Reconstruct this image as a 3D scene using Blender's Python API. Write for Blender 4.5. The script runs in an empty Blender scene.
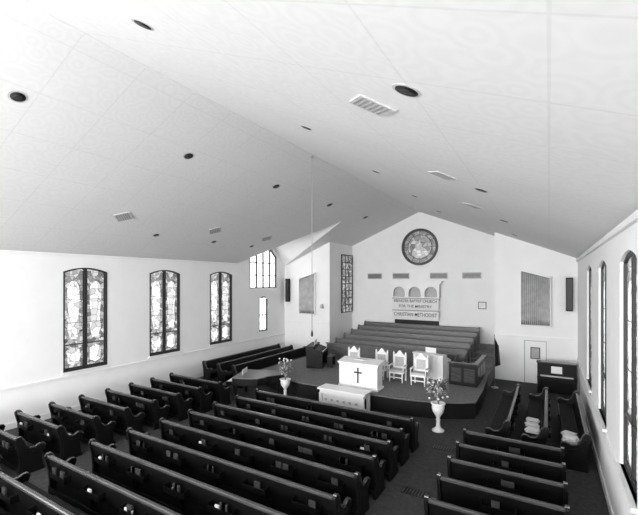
import bpy, bmesh, math, random
from mathutils import Vector, Matrix
random.seed(7)
S=bpy.context.scene
try:
    S.view_settings.view_transform='Standard'
except Exception: pass

# ------------------------------------------------------------------ materials
def newmat(name):
    m=bpy.data.materials.new(name); m.use_nodes=True
    nt=m.node_tree; b=nt.nodes['Principled BSDF']; return m,nt,b
def mat(name,v,rough=.6,var=.12,scale=6,bump=0.0,stretch=(1,1,1),spec=.5):
    m,nt,b=newmat(name)
    tc=nt.nodes.new('ShaderNodeTexCoord'); mp=nt.nodes.new('ShaderNodeMapping')
    mp.inputs['Scale'].default_value=stretch
    n=nt.nodes.new('ShaderNodeTexNoise'); n.inputs['Scale'].default_value=scale; n.inputs['Detail'].default_value=5
    r=nt.nodes.new('ShaderNodeValToRGB')
    a=v*(1-var); c=min(1,v*(1+var))
    r.color_ramp.elements[0].position=.3; r.color_ramp.elements[1].position=.7
    r.color_ramp.elements[0].color=(a,a,a,1); r.color_ramp.elements[1].color=(c,c,c,1)
    nt.links.new(tc.outputs['Object'],mp.inputs[0]); nt.links.new(mp.outputs[0],n.inputs['Vector'])
    nt.links.new(n.outputs[0],r.inputs[0]); nt.links.new(r.outputs[0],b.inputs['Base Color'])
    b.inputs['Roughness'].default_value=rough
    b.inputs['Specular IOR Level'].default_value=spec
    if bump:
        bp=nt.nodes.new('ShaderNodeBump'); bp.inputs['Strength'].default_value=bump; bp.inputs['Distance'].default_value=.02
        nt.links.new(n.outputs[0],bp.inputs['Height']); nt.links.new(bp.outputs[0],b.inputs['Normal'])
    return m
M_wall=mat('wall_paint',.85,.7,.02,1.5)
M_trim=mat('white_trim',.82,.5,.02,3)
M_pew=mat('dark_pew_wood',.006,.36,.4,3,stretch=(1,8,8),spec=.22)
M_pewtop=mat('pew_top_rail',.05,.22,.3,3,stretch=(1,8,8))  # lighter tone puts the glint along pew tops into the colour
M_choir=mat('choir_wood',.12,.4,.25,3,stretch=(1,8,8))
M_black=mat('black_paint',.010,.5,.1,3,spec=.25)
M_dark=mat('dark_frame',.025,.45,.2,4)
M_carpet=mat('aisle_carpet',.055,.95,.25,9,.4,spec=.2)
M_stage=mat('stage_carpet',.16,.95,.2,12,.4)
M_white=mat('white_enamel',.85,.4,.03,4)
M_uph=mat('light_upholstery',.5,.8,.2,25)
M_paper=mat('paper',.8,.8,.05,8)
M_book=mat('hymnal_cover',.035,.6,.5,3)
M_cush=mat('seat_cushion',.02,.9,.2,15,spec=.2)
M_grey=mat('grey_metal',.35,.4,.1,8)
M_pipe=mat('organ_pipe_metal',.5,.35,.2,4)
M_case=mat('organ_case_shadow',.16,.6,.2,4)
M_leaf=mat('leaf',.12,.6,.5,9)
M_leaf2=mat('leaf_light',.45,.6,.4,9)
M_petal=mat('petal',.75,.7,.15,9)
M_vent=mat('vent_shadow',.3,.6,.2,9)
M_sash=mat('sash_paint',.09,.5,.2,9)

def ceiling_mat():
    m,nt,b=newmat('pressed_ceiling_panel'); N=nt.nodes.new; L=nt.links.new
    tc=N('ShaderNodeTexCoord')
    sc=N('ShaderNodeVectorMath'); sc.operation='MULTIPLY'; sc.inputs[1].default_value=(.82,.82,0)
    fr=N('ShaderNodeVectorMath'); fr.operation='FRACTION'
    sb=N('ShaderNodeVectorMath'); sb.operation='SUBTRACT'; sb.inputs[1].default_value=(.5,.5,0)
    L(tc.outputs['Object'],sc.inputs[0]); L(sc.outputs[0],fr.inputs[0]); L(fr.outputs[0],sb.inputs[0])
    vo=N('ShaderNodeTexVoronoi'); vo.inputs['Scale'].default_value=2.6; L(tc.outputs['Object'],vo.inputs['Vector'])
    mu=N('ShaderNodeMath'); mu.operation='MULTIPLY'; mu.inputs[1].default_value=22
    si=N('ShaderNodeMath'); si.operation='SINE'
    L(vo.outputs['Distance'],mu.inputs[0]); L(mu.outputs[0],si.inputs[0])
    ab=N('ShaderNodeVectorMath'); ab.operation='ABSOLUTE'; L(sb.outputs[0],ab.inputs[0])
    sx=N('ShaderNodeSeparateXYZ'); L(ab.outputs[0],sx.inputs[0])
    mx=N('ShaderNodeMath'); mx.operation='MAXIMUM'; L(sx.outputs[0],mx.inputs[0]); L(sx.outputs[1],mx.inputs[1])
    gt=N('ShaderNodeMath'); gt.operation='GREATER_THAN'; gt.inputs[1].default_value=.490; L(mx.outputs[0],gt.inputs[0])
    no=N('ShaderNodeTexNoise'); no.inputs['Scale'].default_value=.5; L(tc.outputs['Object'],no.inputs['Vector'])
    a1=N('ShaderNodeMath'); a1.operation='MULTIPLY_ADD'; a1.inputs[1].default_value=.014; a1.inputs[2].default_value=.70
    L(si.outputs[0],a1.inputs[0])
    a2=N('ShaderNodeMath'); a2.operation='MULTIPLY_ADD'; a2.inputs[1].default_value=-.055
    L(gt.outputs[0],a2.inputs[0]); L(a1.outputs[0],a2.inputs[2])
    a3=N('ShaderNodeMath'); a3.operation='MULTIPLY_ADD'; a3.inputs[1].default_value=.06
    L(no.outputs[0],a3.inputs[0]); L(a2.outputs[0],a3.inputs[2])
    cc=N('ShaderNodeCombineColor')
    for i in range(3): L(a3.outputs[0],cc.inputs[i])
    L(cc.outputs[0],b.inputs['Base Color']); b.inputs['Roughness'].default_value=.75
    return m
M_ceil=ceiling_mat()

def glass_mat(name,lo,hi,scale,strength,lead=.06,noise=0):
    m,nt,b=newmat(name); N=nt.nodes.new; L=nt.links.new
    tc=N('ShaderNodeTexCoord')
    vo=N('ShaderNodeTexVoronoi'); vo.inputs['Scale'].default_value=scale
    ve=N('ShaderNodeTexVoronoi'); ve.feature='DISTANCE_TO_EDGE'; ve.inputs['Scale'].default_value=scale
    L(tc.outputs['Object'],vo.inputs['Vector']); L(tc.outputs['Object'],ve.inputs['Vector'])
    bw=N('ShaderNodeRGBToBW'); L(vo.outputs['Color'],bw.inputs[0])
    mr=N('ShaderNodeMapRange'); mr.inputs['From Min'].default_value=.2; mr.inputs['From Max'].default_value=.8
    mr.inputs['To Min'].default_value=lo; mr.inputs['To Max'].default_value=hi
    L(bw.outputs[0],mr.inputs['Value'])
    gt=N('ShaderNodeMapRange'); gt.inputs['From Min'].default_value=0; gt.inputs['From Max'].default_value=max(lead,1e-4)
    gt.inputs['To Min'].default_value=.25; L(ve.outputs['Distance'],gt.inputs['Value'])
    ml=N('ShaderNodeMath'); ml.operation='MULTIPLY'; L(gt.outputs[0],ml.inputs[0]); L(mr.outputs[0],ml.inputs[1])
    cc=N('ShaderNodeCombineColor')
    for i in range(3): L(ml.outputs[0],cc.inputs[i])
    b.inputs['Base Color'].default_value=(.05,.05,.05,1)
    L(cc.outputs[0],b.inputs['Emission Color']); b.inputs['Emission Strength'].default_value=strength
    b.inputs['Roughness'].default_value=.2
    return m
G_clear=glass_mat('stained_glass_field',.6,1.2,4.0,1.15,.06)
G_border=glass_mat('stained_glass_border',.15,.75,7,1.0,.08)
G_plain=glass_mat('leaded_clear_glass',.8,1.1,3,4.0,.01)
G_rose=glass_mat('rose_glass',.15,.5,3.5,1.0,.06)
G_rose2=glass_mat('rose_glass_border',.15,.4,6,.9,.05)
G_fig=glass_mat('rose_figure',.45,.75,4,.9,.04)
G_lattice=glass_mat('lattice_glass',.1,.8,7,.7,.1)

# ------------------------------------------------------------------ mesh builder
class MB:
    def __init__(s): s.v=[]; s.f=[]; s.m=[]; s.ms=[]; s.sm=[]
    def mi(s,m):
        if m not in s.ms: s.ms.append(m)
        return s.ms.index(m)
    def add(s,vs,fs,m,T=None,smooth=False):
        o=len(s.v); k=s.mi(m)
        for p in vs:
            p=Vector(p)
            if T: p=T@p
            s.v.append(tuple(p))
        for f in fs: s.f.append([o+i for i in f]); s.m.append(k); s.sm.append(smooth)
    def box(s,x0,x1,y0,y1,z0,z1,m,T=None):
        vs=[(x,y,z) for z in (z0,z1) for y in (y0,y1) for x in (x0,x1)]
        s.add(vs,[(0,2,3,1),(4,5,7,6),(0,1,5,4),(2,6,7,3),(0,4,6,2),(1,3,7,5)],m,T)
    def prism(s,poly,a,b,axis,m,T=None):
        n=len(poly)
        def P(p,t):
            if axis=='x': return (t,p[0],p[1])
            if axis=='y': return (p[0],t,p[1])
            return (p[0],p[1],t)
        vs=[P(p,a) for p in poly]+[P(p,b) for p in poly]
        fs=[list(range(n))[::-1],list(range(n,2*n))]+[(i,(i+1)%n,n+(i+1)%n,n+i) for i in range(n)]
        s.add(vs,fs,m,T)
    def lathe(s,prof,m,n=20,T=None,smooth=True):
        vs=[];fs=[]
        for r,z in prof:
            for i in range(n):
                a=2*math.pi*i/n; vs.append((r*math.cos(a),r*math.sin(a),z))
        for j in range(len(prof)-1):
            for i in range(n):
                fs.append((j*n+i,j*n+(i+1)%n,(j+1)*n+(i+1)%n,(j+1)*n+i))
        fs.append(list(range(n))[::-1]); fs.append([(len(prof)-1)*n+i for i in range(n)])
        s.add(vs,fs,m,T,smooth)
    def tube(s,p0,p1,r,m,n=10,r2=None,T=None):
        p0=Vector(p0);p1=Vector(p1);d=p1-p0
        R=Matrix.Translation(p0)@d.to_track_quat('Z','Y').to_matrix().to_4x4()
        if T: R=T@R
        s.lathe([(r,0),(r if r2 is None else r2,d.length)],m,n,R)
    def ring(s,c,r0,r1,y0,y1,m,n=40,T=None):
        vs=[];fs=[]
        for i in range(n):
            a=2*math.pi*i/n; C=math.cos(a);Sn=math.sin(a)
            for r,y in ((r0,y0),(r1,y0),(r1,y1),(r0,y1)):
                vs.append((c[0]+r*C,y,c[1]+r*Sn))
        for i in range(n):
            j=(i+1)%n
            for k in range(4):
                l=(k+1)%4; fs.append((i*4+k,i*4+l,j*4+l,j*4+k))
        s.add(vs,fs,m,T)
    def mesh(s,name):
        me=bpy.data.meshes.new(name); me.from_pydata(s.v,[],s.f)
        for m in s.ms: me.materials.append(m)
        for i,p in enumerate(me.polygons): p.material_index=s.m[i]; p.use_smooth=s.sm[i]
        bm=bmesh.new(); bm.from_mesh(me); bmesh.ops.recalc_face_normals(bm,faces=bm.faces); bm.to_mesh(me); bm.free()
        return me
    def obj(s,name,loc=(0,0,0),rz=0,bevel=0,parent=None):
        return place(s.mesh(name),name,loc,rz,bevel,parent)
def place(me,name,loc=(0,0,0),rz=0,bevel=0,parent=None):
    o=bpy.data.objects.new(name,me); S.collection.objects.link(o)
    o.location=loc; o.rotation_euler=(0,0,rz)
    if bevel:
        b=o.modifiers.new('bevel','BEVEL'); b.width=bevel; b.segments=2; b.limit_method='ANGLE'
    if parent: o.parent=parent
    return o
def empty(name,loc=(0,0,0),rz=0):
    o=bpy.data.objects.new(name,None); S.collection.objects.link(o); o.location=loc; o.rotation_euler=(0,0,rz); return o
def cut(o,cutters):
    for c in cutters:
        b=o.modifiers.new('c','BOOLEAN'); b.operation='DIFFERENCE'; b.object=c; b.solver='EXACT'
    bpy.context.view_layer.update()
    dg=bpy.context.evaluated_depsgraph_get()
    me=bpy.data.meshes.new_from_object(o.evaluated_get(dg))
    o.modifiers.clear(); o.data=me
    for c in cutters: bpy.data.objects.remove(c)

# ------------------------------------------------------------------ dimensions
XL,XR,XC=-15.0,1.1,-6.95
YB=-10.0; Y1=20.7; Y2=23.9
ZE,ZR=5.8,9.12
mslope=(ZR-ZE)/(XR-XC)
def zc(x): return ZR-mslope*abs(x-XC)
RX0,RX1=-11.6,-2.3
T=.3
b=MB(); b.box(XL-T,XR+T,YB-T,Y2+T,-.2,0,M_carpet); b.obj('floor')

def arch(y0,y1,z0,z1,rise=.16,n=10):
    pts=[(y0,z0),(y1,z0)]
    for i in range(n+1):
        t=i/n; y=y1+(y0-y1)*t
        pts.append((y,z1-rise+rise*(1-(2*t-1)**2)))
    return pts
WIN=[(7.17,8.77),(10.66,12.26),(14.15,15.75)]
WZ=(1.5,5.3)
GC=18.45; GW=2.25; GZ=8.03; GX=-9.6
upwin=[(17.25,4.37),(19.75,4.37),(19.75,6.35),(18.5,7.45),(17.25,6.35)]
def cutter(poly,a,bb,axis='x'):
    c=MB(); c.prism(poly,a,bb,axis,M_wall); return c.obj('cutter')
b=MB(); b.prism([(YB,0),(Y1,0),(Y1,ZE),(GC,GZ),(GC-GW,ZE),(YB,ZE)],XL-T,XL,'x',M_wall)
wl=b.obj('wall_left')
cs=[cutter(arch(a,c,*WZ),XL-.5,XL+.2) for a,c in WIN]
cs.append(cutter(arch(18.08,18.85,1.75,3.85,.2),XL-.5,XL+.2)); cs.append(cutter(upwin,XL-.5,XL+.2))
cut(wl,cs)
b=MB(); b.prism([(YB,0),(Y1,0),(Y1,ZE),(YB,ZE)],XR,XR+T,'x',M_wall)
wr=b.obj('wall_right')
RW=[(.2,1.8),(3.7,5.3)]+WIN
cut(wr,[cutter(arch(a,c,*WZ),XR-.2,XR+.6) for a,c in RW])
b=MB(); b.prism([(XL-T,0),(XR+T,0),(XR+T,ZE),(XC,ZR),(XL-T,ZE)],YB-T,YB,'y',M_wall); b.obj('wall_rear')
b=MB(); b.prism([(XL-T,0),(RX0,0),(RX0,zc(RX0)+.02),(XL-T,zc(XL-T)+.02)],Y1,Y1+T,'y',M_wall); b.obj('wall_proscenium_left')
b=MB(); b.prism([(RX1,0),(XR+T,0),(XR+T,zc(XR+T)+.02),(RX1,zc(RX1)+.02)],Y1,Y1+T,'y',M_wall); b.obj('wall_proscenium_right')
b=MB(); b.box(RX0-T,RX0,Y1+T,Y2,0,zc(RX0),M_wall); b.obj('wall_chancel_left')
b=MB(); b.box(RX1,RX1+T,Y1+T,Y2,0,zc(RX1+T),M_wall); b.obj('wall_chancel_right')
b=MB(); b.prism([(RX0-T,0),(RX1+T,0),(RX1+T,zc(RX1+T)),(XC,ZR),(RX0-T,zc(RX0-T))],Y2,Y2+T,'y',M_wall)
wb=b.obj('wall_back')
RC=(XC,6.93)
cut(wb,[cutter([(RC[0]+1.12*math.cos(i*math.pi/24),RC[1]+1.12*math.sin(i*math.pi/24)) for i in range(48)],Y2-.2,Y2+.6,'y')])
# ceiling
b=MB()
def P(x,y,z=None): return (x,y,zc(x) if z is None else z)
A=[P(XL,YB),P(XC,YB),P(XC,GC),P(GX,GC,GZ),P(XL,GC-GW)]
B=[P(XL,GC+GW),P(GX,GC,GZ),P(XC,GC),P(XC,Y2+T),P(XL,Y2+T)]
C=[P(XC,YB),P(XR,YB),P(XR,Y2+T),P(XC,Y2+T)]
D=[P(XL,GC-GW),P(GX,GC,GZ),P(XL,GC,GZ)]; E=[P(XL,GC+GW),P(GX,GC,GZ),P(XL,GC,GZ)]
for poly in (A,B,C,D,E):
    up=[(x,y,z+.12) for x,y,z in poly]; n=len(poly)
    b.add(poly+up,[list(range(n)),list(range(n,2*n))[::-1]]+[(i,(i+1)%n,n+(i+1)%n,n+i) for i in range(n)],M_wall if poly in (D,E) else M_ceil)
b.obj('ceiling')
# trims
b=MB(); b.box(XR-.07,XR,YB,Y1,ZE-.14,ZE-.03,M_trim); b.obj('trim_1')
b=MB(); b.box(XL,XL+.05,YB,GC-GW,ZE-.10,ZE-.03,M_trim); b.obj('trim_2')
b=MB(); b.box(XL,XL+.04,YB,Y1,1.28,1.36,M_trim); b.obj('trim_3')
b=MB(); b.box(XR-.04,XR,YB,Y1,1.28,1.36,M_trim); b.obj('trim_4')
b=MB(); b.box(RX1,XR,Y1-.04,Y1,2.12,2.2,M_trim); b.obj('trim_5')
b=MB(); b.box(XL,RX0,Y1-.04,Y1,2.12,2.2,M_trim); b.obj('trim_6')
b=MB(); b.box(XL,XL+.03,YB,Y1,0,.2,M_trim); b.obj('baseboard_left')
b=MB(); b.box(XR-.03,XR,YB,Y1,0,.2,M_trim); b.obj('baseboard_right')
b=MB(); b.prism([(XC-.05,zc(XC-.05)-.0),(XC+.05,zc(XC+.05)),(XC+.03,ZR-.04),(XC-.03,ZR-.04)],YB,Y2,'y',M_ceil); b.obj('trim_7')

# ------------------------------------------------------------------ windows
def tall_window(name,y0,y1,side):
    b=MB(); z0,z1=WZ; w=y1-y0; h=w/2
    Mc=M_dark
    out=arch(-h,h,z0,z1); fr=.05 if side<0 else .03
    inn=arch(-h+fr,h-fr,z0+.06,z1-.05)
    n=len(out)
    xf=.015 if side<0 else -.05
    vs=[(-.16,y,z) for y,z in out]+[(-.16,y,z) for y,z in inn]+[(xf,y,z) for y,z in out]+[(xf,y,z) for y,z in inn]
    fs=[]
    for i in range(n):
        j=(i+1)%n
        fs+= [(i,j,n+j,n+i),(2*n+i,2*n+j,3*n+j,3*n+i),(n+i,n+j,3*n+j,3*n+i),(i,j,2*n+j,2*n+i)]
    b.add(vs,fs,Mc)
    b.box(-.16,-.02 if side<0 else -.07,-.05,.05,z0,z1-.02,M_dark)
    for s_ in (-1,1):
        ya,yb=(.05,h-.05) if s_>0 else (-h+.05,-.05)
        b.box(-.14,-.06,ya,yb,z0+.05,z0+.12,M_dark)
        b.box(-.14,-.06,ya,yb,z0+.93,z0+.98,M_sash)
        for q in (ya,yb-.03): b.box(-.14,-.06,q,q+.03,z0+.1,z1-.12,M_dark)
        yc=(ya+yb)/2; hw=(yb-ya)/2
        zt=z1-.1
        b.box(-.12,-.10,ya,yb,z0+.1,zt,G_border)
        lw=hw*.60
        f=[(yc-lw*.5,z0+1.15),(yc+lw*.5,z0+1.15),(yc+lw,z0+1.5),(yc+lw*.75,z0+2.0),(yc+lw,z0+2.5),(yc+lw,zt-.75)]
        for i in range(1,8):
            a=math.pi*i/8; f.append((yc+lw*math.cos(a),zt-.75+lw*1.7*math.sin(a)))
        f+=[(yc-lw,zt-.75),(yc-lw,z0+2.5),(yc-lw*.75,z0+2.0),(yc-lw,z0+1.5)]
        b.prism(f,-.10,-.092,'x',G_clear)
        b.prism([(yc-lw,z0+.3),(yc,z0+.2),(yc+lw,z0+.3),(yc+lw,z0+.75),(yc,z0+.85),(yc-lw,z0+.75)],-.10,-.092,'x',G_clear)
        for z in (z0+1.75,z0+2.6): b.box(-.12,-.085,ya,yb,z,z+.016,M_sash)
    b.box(-.1,.08,-h-.05,h+.05,z0-.06,z0,M_trim)
    if side<0: b.obj(name,(XL,(y0+y1)/2,0),0)
    else: b.obj(name,(XR,(y0+y1)/2,0),math.pi)
k=1
for a,c in WIN: tall_window('window_%d'%k,a,c,-1); k+=1
for a,c in RW: tall_window('window_%d'%k,a,c,1); k+=1
b=MB(); o_=arch(-.385,.385,1.75,3.85,.2)
b.prism(o_,-.12,-.10,'x',G_plain)
for yy in (-.385,.325): b.box(-.14,.01,yy,yy+.06,1.75,3.7,M_dark)
b.box(-.14,.01,-.385,.385,1.75,1.82,M_dark); b.box(-.12,0,-.385,.385,2.7,2.75,M_dark); b.box(-.12,-.05,-.015,.015,1.75,3.8,M_dark)
b.prism([(-.385,3.62),(-.3,3.74),(0,3.78),(.3,3.74),(.385,3.62),(.385,3.66),(.2,3.84),(0,3.86),(-.2,3.84),(-.385,3.66)],-.14,0,'x',M_dark)
b.obj('window_%d'%k,(XL,18.465,0)); k+=1
b=MB(); b.prism(upwin,-.12,-.10,'x',G_plain)
for i in range(5):
    y=17.25+i*.625; zt=6.35+1.1*(1-abs(y-18.5)/1.25)
    b.box(-.14,-.0,y-.035,y+.035,4.37,zt,M_dark)
for z in (4.40,5.15,5.9): b.box(-.13,-.02,17.25,19.75,z-.03,z+.03,M_dark)
for s_ in (-1,1):
    b.prism([(18.5,7.45),(18.5,7.35),(18.5+s_*1.25,6.25),(18.5+s_*1.25,6.35)],-.14,0,'x',M_dark)
b.obj('window_%d'%k,(XL,0,0)); k+=1
b=MB(); y=0
b.ring((0,0),1.0,1.15,-.05,.12,M_dark,48)
b.ring((0,0),.74,.77,.02,.08,M_dark,40)
b.ring((0,0),.76,1.01,.07,.09,G_rose2,48)
b.prism([(.75*math.cos(i*math.pi/20),.75*math.sin(i*math.pi/20)) for i in range(40)],.06,.08,'y',G_rose)
for i in range(12):
    a=i*math.pi/6; b.tube((.76*math.cos(a),.05,.76*math.sin(a)),(1.0*math.cos(a),.05,1.0*math.sin(a)),.014,M_dark,6)
fig=[(-.5,-.5),(-.45,-.2),(-.2,-.02),(-.16,.2),(-.02,.28),(.1,.2),(.14,.02),(.42,-.18),(.52,-.48),(.2,-.66),(-.2,-.66)]
b.prism(fig,.045,.058,'y',G_fig)
b.obj('window_%d'%k,(RC[0],Y2,RC[1])); k+=1
b=MB(); 
b.box(-.02,.02,22.25,23.75,2.75,6.5,G_lattice)
for y in (22.25,22.75,23.25,23.75): b.box(-.02,.05,y-.03,y+.03,2.72,6.53,M_dark)
for i in range(9): z=2.75+i*3.75/8; b.box(-.02,.045,22.25,23.75,z-.03,z+.03,M_dark)
b.obj('window_%d'%k,(RX0+.03,0,0)); k+=1

def door(name,x,y,w,h,lite=True):
    b=MB(); f=.09
    b.box(-w/2-f,-w/2,-.05,0,0,h+f,M_trim); b.box(w/2,w/2+f,-.05,0,0,h+f,M_trim); b.box(-w/2,w/2,-.05,0,h,h+f,M_trim)
    b.box(-w/2,w/2,-.03,0,0.01,h,M_wall)
    b.box(-w/2,w/2,-.034,-.03,h-.02,h,M_dark)
    b.box(-w/2,-w/2+.018,-.034,-.03,0.01,h,M_dark)
    b.box(w/2-.018,w/2,-.034,-.03,0.01,h,M_dark)
    if lite: 
        b.box(-.2,.2,-.045,-.03,1.15,1.7,M_dark); b.box(-.16,.16,-.05,-.045,1.19,1.66,M_grey)
    b.tube((w/2-.1,-.03,1.0),(w/2-.1,-.09,1.0),.03,M_grey)
    return b.obj(name,(x,y-.003,0))
door('door_1',-.55,Y1,.9,2.0)

# ------------------------------------------------------------------ pews
def pew_mesh(L,wood=M_pew,top=M_pewtop,books=True,seed=0,seat=M_cush,racks=True):
    R=random.Random(seed); b=MB(); h=L/2
    end=[(-.14,0),(.43,0),(.43,.07),(.38,.12),(.36,.42),(.43,.52),(.45,.60),(.41,.66),(.33,.67),(.22,.62),(.10,.64),(.02,.74),(-.03,.90),(-.08,.965),(-.16,.97),(-.21,.92),(-.20,.84),(-.14,.6),(-.11,.3)]
    for s_ in (-1,1):
        xa=s_*h; b.prism(end,min(xa,xa-s_*.065),max(xa,xa-s_*.065),'x',wood)
        f=[(-.06,.12),(.32,.12),(.30,.5),(.1,.55),(0,.62),(-.06,.8),(-.12,.8),(-.06,.4)]
        b.prism(f,min(xa,xa+s_*.012),max(xa,xa+s_*.012),'x',wood)
        # capping strip over the end panel; lighter colour paints in its glint
        cap=[(.46,.60),(.42,.67),(.33,.68),(.22,.63),(.10,.65),(.025,.75),(-.025,.91),(-.08,.975),(-.16,.98)]
        capi=[(y-.008,z-.022) for y,z in cap][::-1]
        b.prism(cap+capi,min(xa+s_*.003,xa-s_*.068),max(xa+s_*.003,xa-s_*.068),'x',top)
    b.prism([(-.03,.36),(0,.36),(-.10,.90),(-.15,.90)],-h+.06,h-.06,'x',wood)
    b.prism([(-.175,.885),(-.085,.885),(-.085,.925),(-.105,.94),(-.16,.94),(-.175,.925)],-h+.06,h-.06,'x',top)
    b.prism([(-.02,.4),(.40,.42),(.42,.445),(.40,.465),(-.02,.44)],-h+.06,h-.06,'x',wood)
    b.prism([(0,.44),(.39,.465),(.40,.49),(.38,.51),(0,.485)],-h+.08,h-.08,'x',seat)
    b.box(-h+.06,h-.06,.0,.03,.0+.05,.4,wood)
    b.box(-h+.06,h-.06,-.12,-.09,.1,.2,wood)
    n=max(1,int(L/1.5))
    for i in range(1,n):
        x=-h+L*i/n; b.box(x-.02,x+.02,-.08,.36,0,.42,wood)
    if racks:
        nr=max(1,int(L/1.15)); 
        for i in range(nr):
            x=-h+L*(i+.5)/nr
            b.box(x-.3,x+.3,-.24,-.09,.56,.575,wood); b.box(x-.3,x+.3,-.245,-.23,.56,.66,wood)
            for q in (x-.3,x+.285): b.box(q,q+.015,-.24,-.1,.56,.70,wood)
            if books:
                for j in range(R.randint(1,3)):
                    xx=x-.26+R.random()*.36
                    if R.random()<.12: b.box(xx,xx+.1,-.222,-.19,.577,.577+.12,M_paper)
                    else: b.box(xx,xx+.14,-.222,-.19,.577,.577+.2,M_book)
    return b.mesh('church_pew')
ROW0=10.7; DR=.9
rm=[pew_mesh(2.2,seed=20+i) for i in range(2)]
for i in range(11):
    y=ROW0-DR*i
    if y<1.6: break
    x0=-8.9-.1*i; x1=-3.25
    place(pew_mesh(x1-x0,seed=i),'church_pew',((x0+x1)/2,y,0))
    x0=-13.55; x1=-10.7-.06*i
    place(pew_mesh(x1-x0,seed=30+i),'church_pew',((x0+x1)/2,y+.05,0))
    place(rm[i%2],'church_pew',(-.8,y-.1,0))
sm=pew_mesh(4.4,seed=31,books=False)
for x in (-1.1,-.2,.7): place(sm,'church_pew',(x,13.9,0),math.pi/2)
sm2=pew_mesh(6.0,seed=33,books=False)
for x in (-12.2,-13.15,-14.1): place(sm2,'church_pew',(x,16.0,0),-math.pi/2)

# ------------------------------------------------------------------ platform
pts=[]
N=28
for i in range(N+1):
    u=-1+2*i/N; pts.append((XC+4.75*u,13.3+1.0*abs(u)**4))
pts+= [(XC+4.75,15.9),(XC+4.6,18.6),(XC-4.6,18.6),(XC-4.75,15.9)]
b=MB(); b.prism(pts,0.001,.55,'z',M_black)
cx,cy=XC,16
pts2=[(cx+(x-cx)*1.005,min(18.6,cy+(y-cy)*1.008)) for x,y in pts]
b.prism(pts2,.55,.6,'z',M_stage)
b.obj('stage_platform')
for i in range(5):
    b=MB(); ya=18.62+i*1.0; yb=ya+1.0 if i<4 else Y2-.01
    b.box(RX0+.03,RX1-.03,ya,yb-.002,0,.55+.15*i,M_stage); b.box(RX0+.03,RX1-.03,ya,yb-.002,.55+.15*i,.598+.15*i,M_stage)
    b.obj('choir_riser')
chm=pew_mesh(7.1,M_choir,M_choir,False,3,M_choir,False)
for i in range(5):
    place(chm,'choir_pew',(XC+.05,19.28+i*1.0,.6+.15*i),math.pi)
b=MB(); b.box(-3.4,3.4,-.03,.03,0,.78,M_choir); b.box(-3.45,3.45,-.06,.06,.78,.84,M_choir)
for i in range(8): b.box(-3.3+i*.84,-3.3+i*.84+.7,-.045,-.03,.1,.68,M_choir)
b.obj('choir_rail',(XC-.1,18.35,.6),0,.006)
b=MB()
b.box(-3.5,-2.45,16.2,16.27,.601,1.45,M_pew); b.box(-2.52,-2.45,16.27,18.5,.601,1.45,M_pew)
b.box(-3.54,-2.41,16.16,16.31,1.45,1.51,M_pewtop); b.box(-2.56,-2.41,16.31,18.5,1.45,1.51,M_pewtop)
for i in range(3): b.box(-2.45,-2.43,16.4+i*.7,17.0+i*.7,.7,1.3,M_pewtop)
for i in range(2): b.box(-3.42+i*.5,-3.02+i*.5,16.18,16.2,.75,1.3,M_pewtop)
b.obj('choir_screen')

# pulpit
b=MB(); w=.8
b.box(-w-.05,w+.05,-.32,.32,0,.09,M_white); b.box(-w,w,-.27,.27,.09,.95,M_white)
b.box(-w-.04,w+.04,-.31,.31,.90,.97,M_white)
b.prism([(-.33,1.0),(.33,1.10),(.33,1.05),(.33,.97),(-.33,.97)],-w-.08,w+.08,'x',M_white)
for x in (-.78,-.30,.30,.78):
    b.box(x-.035,x+.035,-.295,-.27,.12,.88,M_white)
b.box(-.03,.03,-.30,-.27,.22,.82,M_dark); b.box(-.17,.17,-.30,-.27,.60,.66,M_dark)
b.box(-.22,.22,-.12,.12,1.075,1.11,M_paper)
b.obj('pulpit',(-6.4,13.95,.6),0,.008)
# communion table
b=MB()
b.box(-.98,.98,-.34,.34,.72,.78,M_white); b.box(-.9,.9,-.28,.28,.56,.72,M_white)
for sx in (-1,1):
    for sy in (-1,1): b.box(sx*.86-.06,sx*.86+.06,sy*.25-.05,sy*.25+.05,0,.6,M_white)
b.box(-.9,.9,-.2,.2,.02,.10,M_white); b.box(-.8,.8,-.23,-.21,.1,.56,M_white)
for i in range(6): b.box(-.7+i*.25,-.6+i*.25,-.245,-.23,.32,.40,M_uph)
b.obj('communion_table',(-6.55,12.8,0),0,.006)

# throne chairs
def chair():
    b=MB()
    for sx in (-1,1):
        b.tube((sx*.27,-.26,0),(sx*.27,-.26,.42),.022,M_white,8,.035)
        b.box(sx*.26-.03,sx*.26+.03,.2,.26,0,1.05,M_white)
        b.lathe([(.02,1.05),(.04,1.09),(.035,1.13),(.01,1.2)],M_white,10,Matrix.Translation((sx*.26,.23,0)))
        b.box(sx*.3-.03,sx*.3+.03,-.26,.22,.64,.69,M_white)
        b.tube((sx*.3,-.23,.42),(sx*.3,-.23,.65),.022,M_white,8)
    b.box(-.31,.31,-.29,.24,.36,.43,M_white)
    b.box(-.27,.27,-.26,.19,.43,.51,M_uph)
    b.box(-.25,.25,.21,.25,.5,.58,M_white)
    b.box(-.19,.19,.205,.245,.58,.98,M_uph)
    b.box(-.235,-.19,.2,.255,.55,1.0,M_white); b.box(.19,.235,.2,.255,.55,1.0,M_white)
    top=[(-.25,.98),(.25,.98),(.25,1.06),(.14,1.1),(.07,1.2),(0,1.26),(-.07,1.2),(-.14,1.1),(-.25,1.06)]
    b.prism(top,.2,.255,'y',M_white)
    b.box(-.27,.27,-.27,-.25,.18,.22,M_white)
    return b.mesh('throne_chair')
tc=chair()
for x,y in ((-4.5,15.5),(-5.45,15.6),(-6.3,15.7),(-7.6,15.6)):
    place(tc,'throne_chair',(x,y,.6),0,.005)

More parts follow.
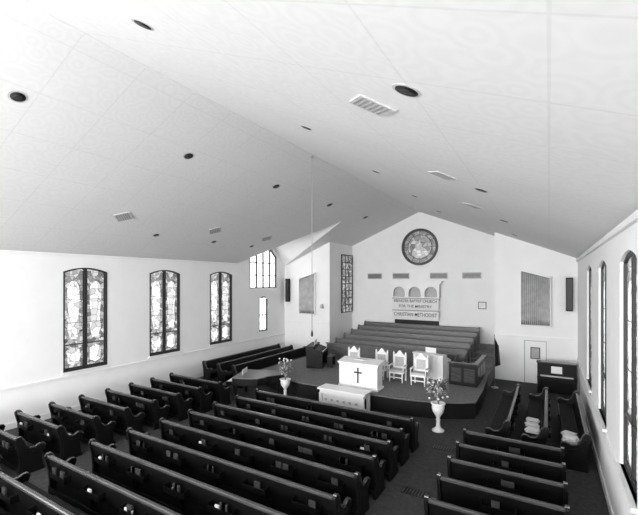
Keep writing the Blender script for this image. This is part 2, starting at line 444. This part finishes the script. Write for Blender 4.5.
# flowers
def leaves(b,n,z0,R,H,m,w=.03,rnd=random):
    for i in range(n):
        a=rnd.random()*2*math.pi; r=R*(.5+.5*rnd.random()); h=H*(.45+.55*rnd.random()); seg=5
        vs=[];fs=[]
        for j in range(seg+1):
            t=j/seg; rr=r*t**1.3; zz=z0+h*(1.5*t-.75*t*t*t*1.1); ww=w*math.sin(math.pi*min(.97,t*.85+.12))
            c=Vector((rr*math.cos(a),rr*math.sin(a),zz)); sd=Vector((-math.sin(a),math.cos(a),0))*ww
            vs+= [tuple(c-sd),tuple(c+sd)]
        for j in range(seg): fs.append((2*j,2*j+1,2*j+3,2*j+2))
        b.add(vs,fs,m)
def arrangement(name,loc,urn_h,spread,fh,seed):
    R=random.Random(seed); b=MB()
    k_=urn_h/.9
    prof=[(.19,0),(.19,.04),(.13,.07),(.07,.14),(.06,.3),(.075,.36),(.05,.42),(.09,.5),(.17,.62),(.20,.75),(.19,.82),(.23,.88),(.23,.9),(.17,.9),(.15,.84)]
    b.lathe([(r,z*k_) for r,z in prof],M_white,18)
    leaves(b,80,urn_h*.95,spread,fh,M_leaf,.03,R); leaves(b,90,urn_h*.95,spread*.95,fh*1.05,M_leaf2,.022,R)
    for i in range(22):
        a=R.random()*6.28; r=spread*.65*R.random()**.5; z=urn_h+fh*(.15+.75*R.random())
        b.lathe([(.01,-.03),(.035,-.01),(.04,.015),(.025,.03),(.005,.035)],M_petal,7,Matrix.Translation((r*math.cos(a),r*math.sin(a),z)))
    b.obj(name,loc)
arrangement('flower_urn',(-3.05,12.55,0),.9,.52,1.0,3)
arrangement('flower_urn',(-9.25,12.8,0),.8,.42,1.0,5)

def organ(name,loc,rz,body,sc=1):
    b=MB()
    b.box(-.7,.7,-.05,.3,0,1.0,body); b.box(-.72,.72,-.08,.33,1.0,1.05,body)
    b.prism([(-.05,.95),(-.32,.86),(-.5,.78),(-.5,.66),(-.05,.66)],-.7,.7,'x',body)
    for sx in (-1,1): b.box(sx*.66-.05,sx*.66+.05,-.5,0,0,.7,body)
    b.box(-.6,.6,-.49,-.2,.785,.80,M_white); b.box(-.5,.5,-.5,-.05,.0,.08,M_dark)
    b.box(-.25,.25,-.02,.0,1.05,1.28,M_paper)
    b.box(-.45,.45,-.95,-.65,.48,.53,body); b.box(-.42,-.36,-.93,-.67,0,.48,body); b.box(.36,.42,-.93,-.67,0,.48,body)
    b.obj(name,loc,rz,.006)
organ('organ_console',(-10.0,16.4,.6),1.9,M_pew)
organ('electric_organ',(-4.45,17.0,.6),math.pi*.93,M_trim)
# upright piano
b=MB()
b.box(-.72,.72,-.02,.35,0,1.25,M_pew); b.box(-.75,.75,-.05,.38,1.25,1.3,M_pewtop)
b.box(-.72,.72,-.32,0,.6,.74,M_pew); b.box(-.6,.6,-.3,-.05,.741,.755,M_white)
for sx in (-1,1): b.box(sx*.66-.05,sx*.66+.05,-.3,-.2,0,.6,M_pew)
b.box(-.2,.2,-.05,-.03,.85,1.15,M_paper)
b.obj('upright_piano',(.28,19.3,0),0,.008)
# grand piano
b=MB()
outl=[(-.75,-.6),(.75,-.6),(.75,.2),(.70,.45),(.5,.62),(.25,.72),(.05,.95),(-.1,1.15),(-.35,1.28),(-.6,1.22),(-.75,1.0)]
b.prism(outl,.62,.9,'z',M_pew); b.prism([(x*1.02,y*1.02) for x,y in outl if True],.90,.93,'z',M_choir)
b.box(-.75,.75,-.85,-.6,.62,.76,M_pew); b.box(-.64,.64,-.83,-.62,.76,.775,M_white)
for p in ((-.6,-.5),(.6,-.5),(-.35,1.0)): b.tube((p[0],p[1],0),(p[0],p[1],.62),.05,M_pew,10,.07)
b.box(-.28,.28,-.35,-.33,.93,1.15,M_paper)
b.obj('grand_piano',(-10.6,12.35,0),-1.2,.006)
b=MB(); b.box(-.4,.4,-.18,.18,.42,.5,M_pew)
for sx in (-1,1):
    for sy in (-1,1): b.tube((sx*.34,sy*.13,0),(sx*.34,sy*.13,.42),.02,M_pew,8,.028)
b.obj('piano_bench',(-11.65,12.0,0),-1.2,.005)

# ------------------------------------------------------------------ wall features
def pipes(name,x0,x1,za,zb,flip):
    b=MB(); n=15; y=-.1
    w=x1-x0
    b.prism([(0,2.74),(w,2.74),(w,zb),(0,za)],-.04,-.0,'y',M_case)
    b.box(-.04,0,-.18,0,2.72,za+.04,M_white); b.box(w,w+.04,-.18,0,2.72,zb+.04,M_white)
    b.box(-.04,w+.04,-.18,0,2.66,2.72,M_white)
    b.prism([(-.04,za+.0),(w+.04,zb),(w+.04,zb+.05),(-.04,za+.05)],-.18,0,'y',M_white)
    for i in range(n):
        x=(i+.5)*w/n; zt=za+(zb-za)*(i+.5)/n-.03
        b.lathe([(.012,2.76),(w/n*.42,2.98),(w/n*.42,zt)],M_pipe,10,Matrix.Translation((x,y,0)))
    b.obj(name,(x0,Y1-.005,0))
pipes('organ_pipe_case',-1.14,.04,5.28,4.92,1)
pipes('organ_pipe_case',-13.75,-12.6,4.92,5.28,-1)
for x,y in ((-14.65,Y1-.14),(.78,Y1-.14)):
    b=MB(); b.box(-.13,.13,-.12,.1,-.75,.75,M_black); b.box(-.11,.11,-.135,-.12,-.7,.7,M_dark); b.box(-.05,.05,.1,.135,-.3,.3,M_grey)
    b.obj('column_speaker',(x,y,4.2),0,.01)
for a,c in ((-10.45,-9.45),(-8.7,-7.6),(-6.3,-5.25),(-4.4,-3.35)):
    b=MB(); b.box(a,c,-.03,0,-.18,.18,M_grey); b.box(a+.05,c-.05,-.035,-.03,-.13,.13,M_dark)
    for i in range(6): b.box(a+.05,c-.05,-.05,-.035,-.12+i*.045,-.10+i*.045,M_grey)
    b.obj('wall_vent',(0,Y2-.002,5.12))
# baptistry canopy with arches
b=MB(); W=1.5
b.box(-W-.15,W+.15,-.5,0,.66,.78,M_white); b.box(-W-.07,W+.07,-.44,0,.58,.66,M_white)
for i in range(3):
    x0=-W+i*W*2/3; x1=x0+W*2/3; c=(x0+x1)/2; r=.38
    poly=[(x0,.58),(x0,-.2),(c-r,-.2)]
    for j in range(9):
        a=math.pi-math.pi*j/8; poly.append((c+r*math.cos(a),.05+r*math.sin(a)))
    poly+=[(c+r,-.2),(x1,-.2),(x1,.58)]
    b.prism(poly,-.4,-.34,'y',M_white)
b.box(-W,W,-.4,0,-.26,-.2,M_white)
b.box(-W,W,-.06,-.0,-.2,.58,M_uph)
b.obj('baptistry_canopy',(-7.15,Y2-.002,4.02))
def banner(z,h,lines,x=-7.15,w=2.9):
    e=empty('church_banner',(x,Y2-.30,z))
    b=MB(); b.box(-w/2,w/2,-.012,.012,-h/2,h/2,M_paper)
    b.box(-w/2-.03,w/2+.03,-.02,.02,h/2-.03,h/2+.02,M_grey)
    b.box(-w/2-.0,-w/2+.04,.0,.29,h/2-.08,h/2-.04,M_grey); b.box(w/2-.04,w/2,.0,.29,h/2-.08,h/2-.04,M_grey)
    b.obj('banner_cloth',parent=e)
    for i,(t,sz) in enumerate(lines):
        cu=bpy.data.curves.new('t','FONT'); cu.body=t; cu.size=sz; cu.align_x='CENTER'; cu.align_y='CENTER'; cu.extrude=.003; cu.offset=.002
        to=bpy.data.objects.new('tmp',cu); S.collection.objects.link(to); bpy.context.view_layer.update()
        me=bpy.data.meshes.new_from_object(to.evaluated_get(bpy.context.evaluated_depsgraph_get()))
        bpy.data.objects.remove(to); me.materials.clear(); me.materials.append(M_dark)
        o=bpy.data.objects.new('lettering_%d'%(i+1),me); S.collection.objects.link(o); o.parent=e
        wd=max(v.co.x for v in me.vertices)-min(v.co.x for v in me.vertices)
        o.scale=(min(1,(w-.2)/wd),1,1)
        o.rotation_euler=(math.pi/2,0,0); o.location=(0,-.02,h/2-(i+.5)*h/len(lines))
banner(3.38,.66,[('EBENEZER BAPTIST CHURCH',.24),('FOR THE MINISTRY',.24)])
banner(2.70,.5,[('CHRISTIAN METHODIST',.32)])
b=MB(); b.box(-1.4,1.4,-.04,0,-.25,.25,M_black); b.box(-1.46,1.46,-.06,0,.25,.31,M_white); b.obj('baptistry_curtain',(-7.15,Y2-.002,2.1))
b=MB(); b.box(-.22,.22,-.04,0,-.12,.3,M_dark); b.box(-.18,.18,-.045,-.04,-.08,.26,M_paper); b.obj('framed_notice',(-3.3,Y2-.005,3.3))
# flag
b=MB(); b.lathe([(.16,0),(.16,.03),(.03,.07),(.02,.1)],M_grey,16); b.tube((0,0,.05),(0,0,2.3),.015,M_choir); b.lathe([(.0,2.3),(.03,2.34),(.0,2.42)],M_grey,10)
vs=[];fs=[];n=10
for i in range(n+1):
    t=i/n
    vs.append((.02+.22*t,.06*math.sin(t*14),.95+.1*t)); vs.append((.01+.16*t,.05*math.sin(t*14),2.25-.35*t))
for i in range(n): fs.append((2*i,2*i+2,2*i+3,2*i+1))
b.add(vs,fs,M_dark); b.obj('flag_on_stand',(-2.1,18.9,0))
b=MB(); b.lathe([(.02,0),(.09,.03),(.1,.2),(.06,.26)],M_uph,14); b.box(-.03,.03,0,.195,.02,.08,M_grey); b.obj('wall_sconce',(-12.05,Y1-.2,3.1))

# hanging microphone cord
b=MB(); b.tube((0,0,3.1),(0,0,ZR-.06),.014,M_grey,6); b.lathe([(.02,2.9),(.04,2.93),(.04,3.02),(.02,3.1),(.01,3.14)],M_dark,10); b.lathe([(.06,ZR-.10),(.06,ZR-.04)],M_grey,14)
b.obj('hanging_microphone',(XC,11.17,0))

# ------------------------------------------------------------------ ceiling fixtures
def ceil_T(x,y,off=0):
    ang=math.atan(mslope)*(1 if x<XC else -1)
    return Matrix.Translation((x,y,zc(x)-off))@Matrix.Rotation(-ang,4,'Y')
def can(x,y,r=.125):
    b=MB(); 
    b.ring((0,0),r,r+.035,-.004,.010,M_uph,24,Matrix.Rotation(math.pi/2,4,'X'))
    b.lathe([(r,-.010),(r,-.004)],M_black,24)
    b.lathe([(r*.45,-.016),(r*.55,-.012)],M_dark,16)
    me=b.mesh('recessed_ceiling_light'); o=place(me,'recessed_ceiling_light'); o.matrix_world=ceil_T(x,y)
for y in (3.4,7.5,11.6,15.7,19.8): can(-8.8,y)
for y in (3.1,7.0,10.9,14.8,18.7): can(-4.5,y,.105)
for y in (3.9,9.0,14.0,18.5): can(-1.27,y)
for y in (3.6,9.6,12.6,15.2): can(-13.1,y,.1)
def vent(x,y,w=.5,l=.5,rot=math.pi/4):
    b=MB(); b.box(-w/2,w/2,-l/2,l/2,-.02,0,M_uph)
    for i in range(6): q=-w/2+.04+i*(w-.08)/6; b.box(q,q+.035,-l/2+.04,l/2-.04,-.024,-.02,M_vent)
    me=b.mesh('ceiling_vent'); o=place(me,'ceiling_vent'); o.matrix_world=ceil_T(x,y)@Matrix.Rotation(rot,4,'Z')
for x,y in ((-12.2,7.7),(-12.2,11.8),(-1.95,4.6),(-1.95,8.4),(-1.95,12.3),(-12.2,15.3)): vent(x,y)

for x,y in ((-2.6,8.6),(-2.6,11.3)):
    b=MB(); b.box(-.3,.3,-.13,.13,0.0,.012,M_black)
    for i in range(8): b.box(-.27+i*.07,-.255+i*.07,-.11,.11,.012,.016,M_sash)
    b.obj('floor_grille',(x,y,0))
R=random.Random(4)
def papers(x,y,z,n=4):
    b=MB()
    for i in range(n):
        b.box(-.15,.15,-.11,.11,i*.012,i*.012+.011,M_paper,Matrix.Rotation(R.uniform(-.5,.5),4,'Z')@Matrix.Translation((R.uniform(-.03,.03),R.uniform(-.03,.03),0)))
    b.obj('paper_stack',(x,y,z))
for i,x in ((5,-11.9),(6,-11.4),(7,-12.4),(6,-7.2),(7,-8.9)): papers(x,ROW0-DR*i+.2,.512)
for yy in (12.5,12.95,13.4): papers(-.42,yy,.512,8)
papers(.48,12.2,.512,14); papers(.48,12.7,.512,8)

# ------------------------------------------------------------------ lights
def area(name,loc,rot,sx,sy,e):
    l=bpy.data.lights.new(name,'AREA'); l.shape='RECTANGLE'; l.size=sx; l.size_y=sy; l.energy=e
    o=bpy.data.objects.new(name,l); S.collection.objects.link(o); o.location=loc; o.rotation_euler=rot; return o
R90=math.radians(90)
area('rear_fill_light',(-6.95,-9.6,4.2),(R90,0,0),14,6,3900)  # added fill lamp behind the camera; the rear wall has no window
area('side_fill_light_left',(-14.8,-2.5,3.2),(0,-R90,0),4,5,500)  # added fill to brighten the right wall, no window stands here
area('side_fill_light_right',(.95,-4.5,3.2),(0,R90,0),4,4,600)  # unseen fill lamp, added for the left wall and left ceiling slope
w=bpy.data.worlds.new('world'); S.world=w; w.use_nodes=True
w.node_tree.nodes['Background'].inputs[0].default_value=(.8,.8,.8,1); w.node_tree.nodes['Background'].inputs[1].default_value=1

cam=bpy.data.cameras.new('camera'); co=bpy.data.objects.new('camera',cam); S.collection.objects.link(co)
co.location=(0,0,4.8); co.rotation_euler=(math.radians(90),0,math.radians(30.85))
cam.sensor_width=36; cam.lens=385/638*36; cam.shift_y=23.5/638; cam.clip_start=.05
S.camera=co
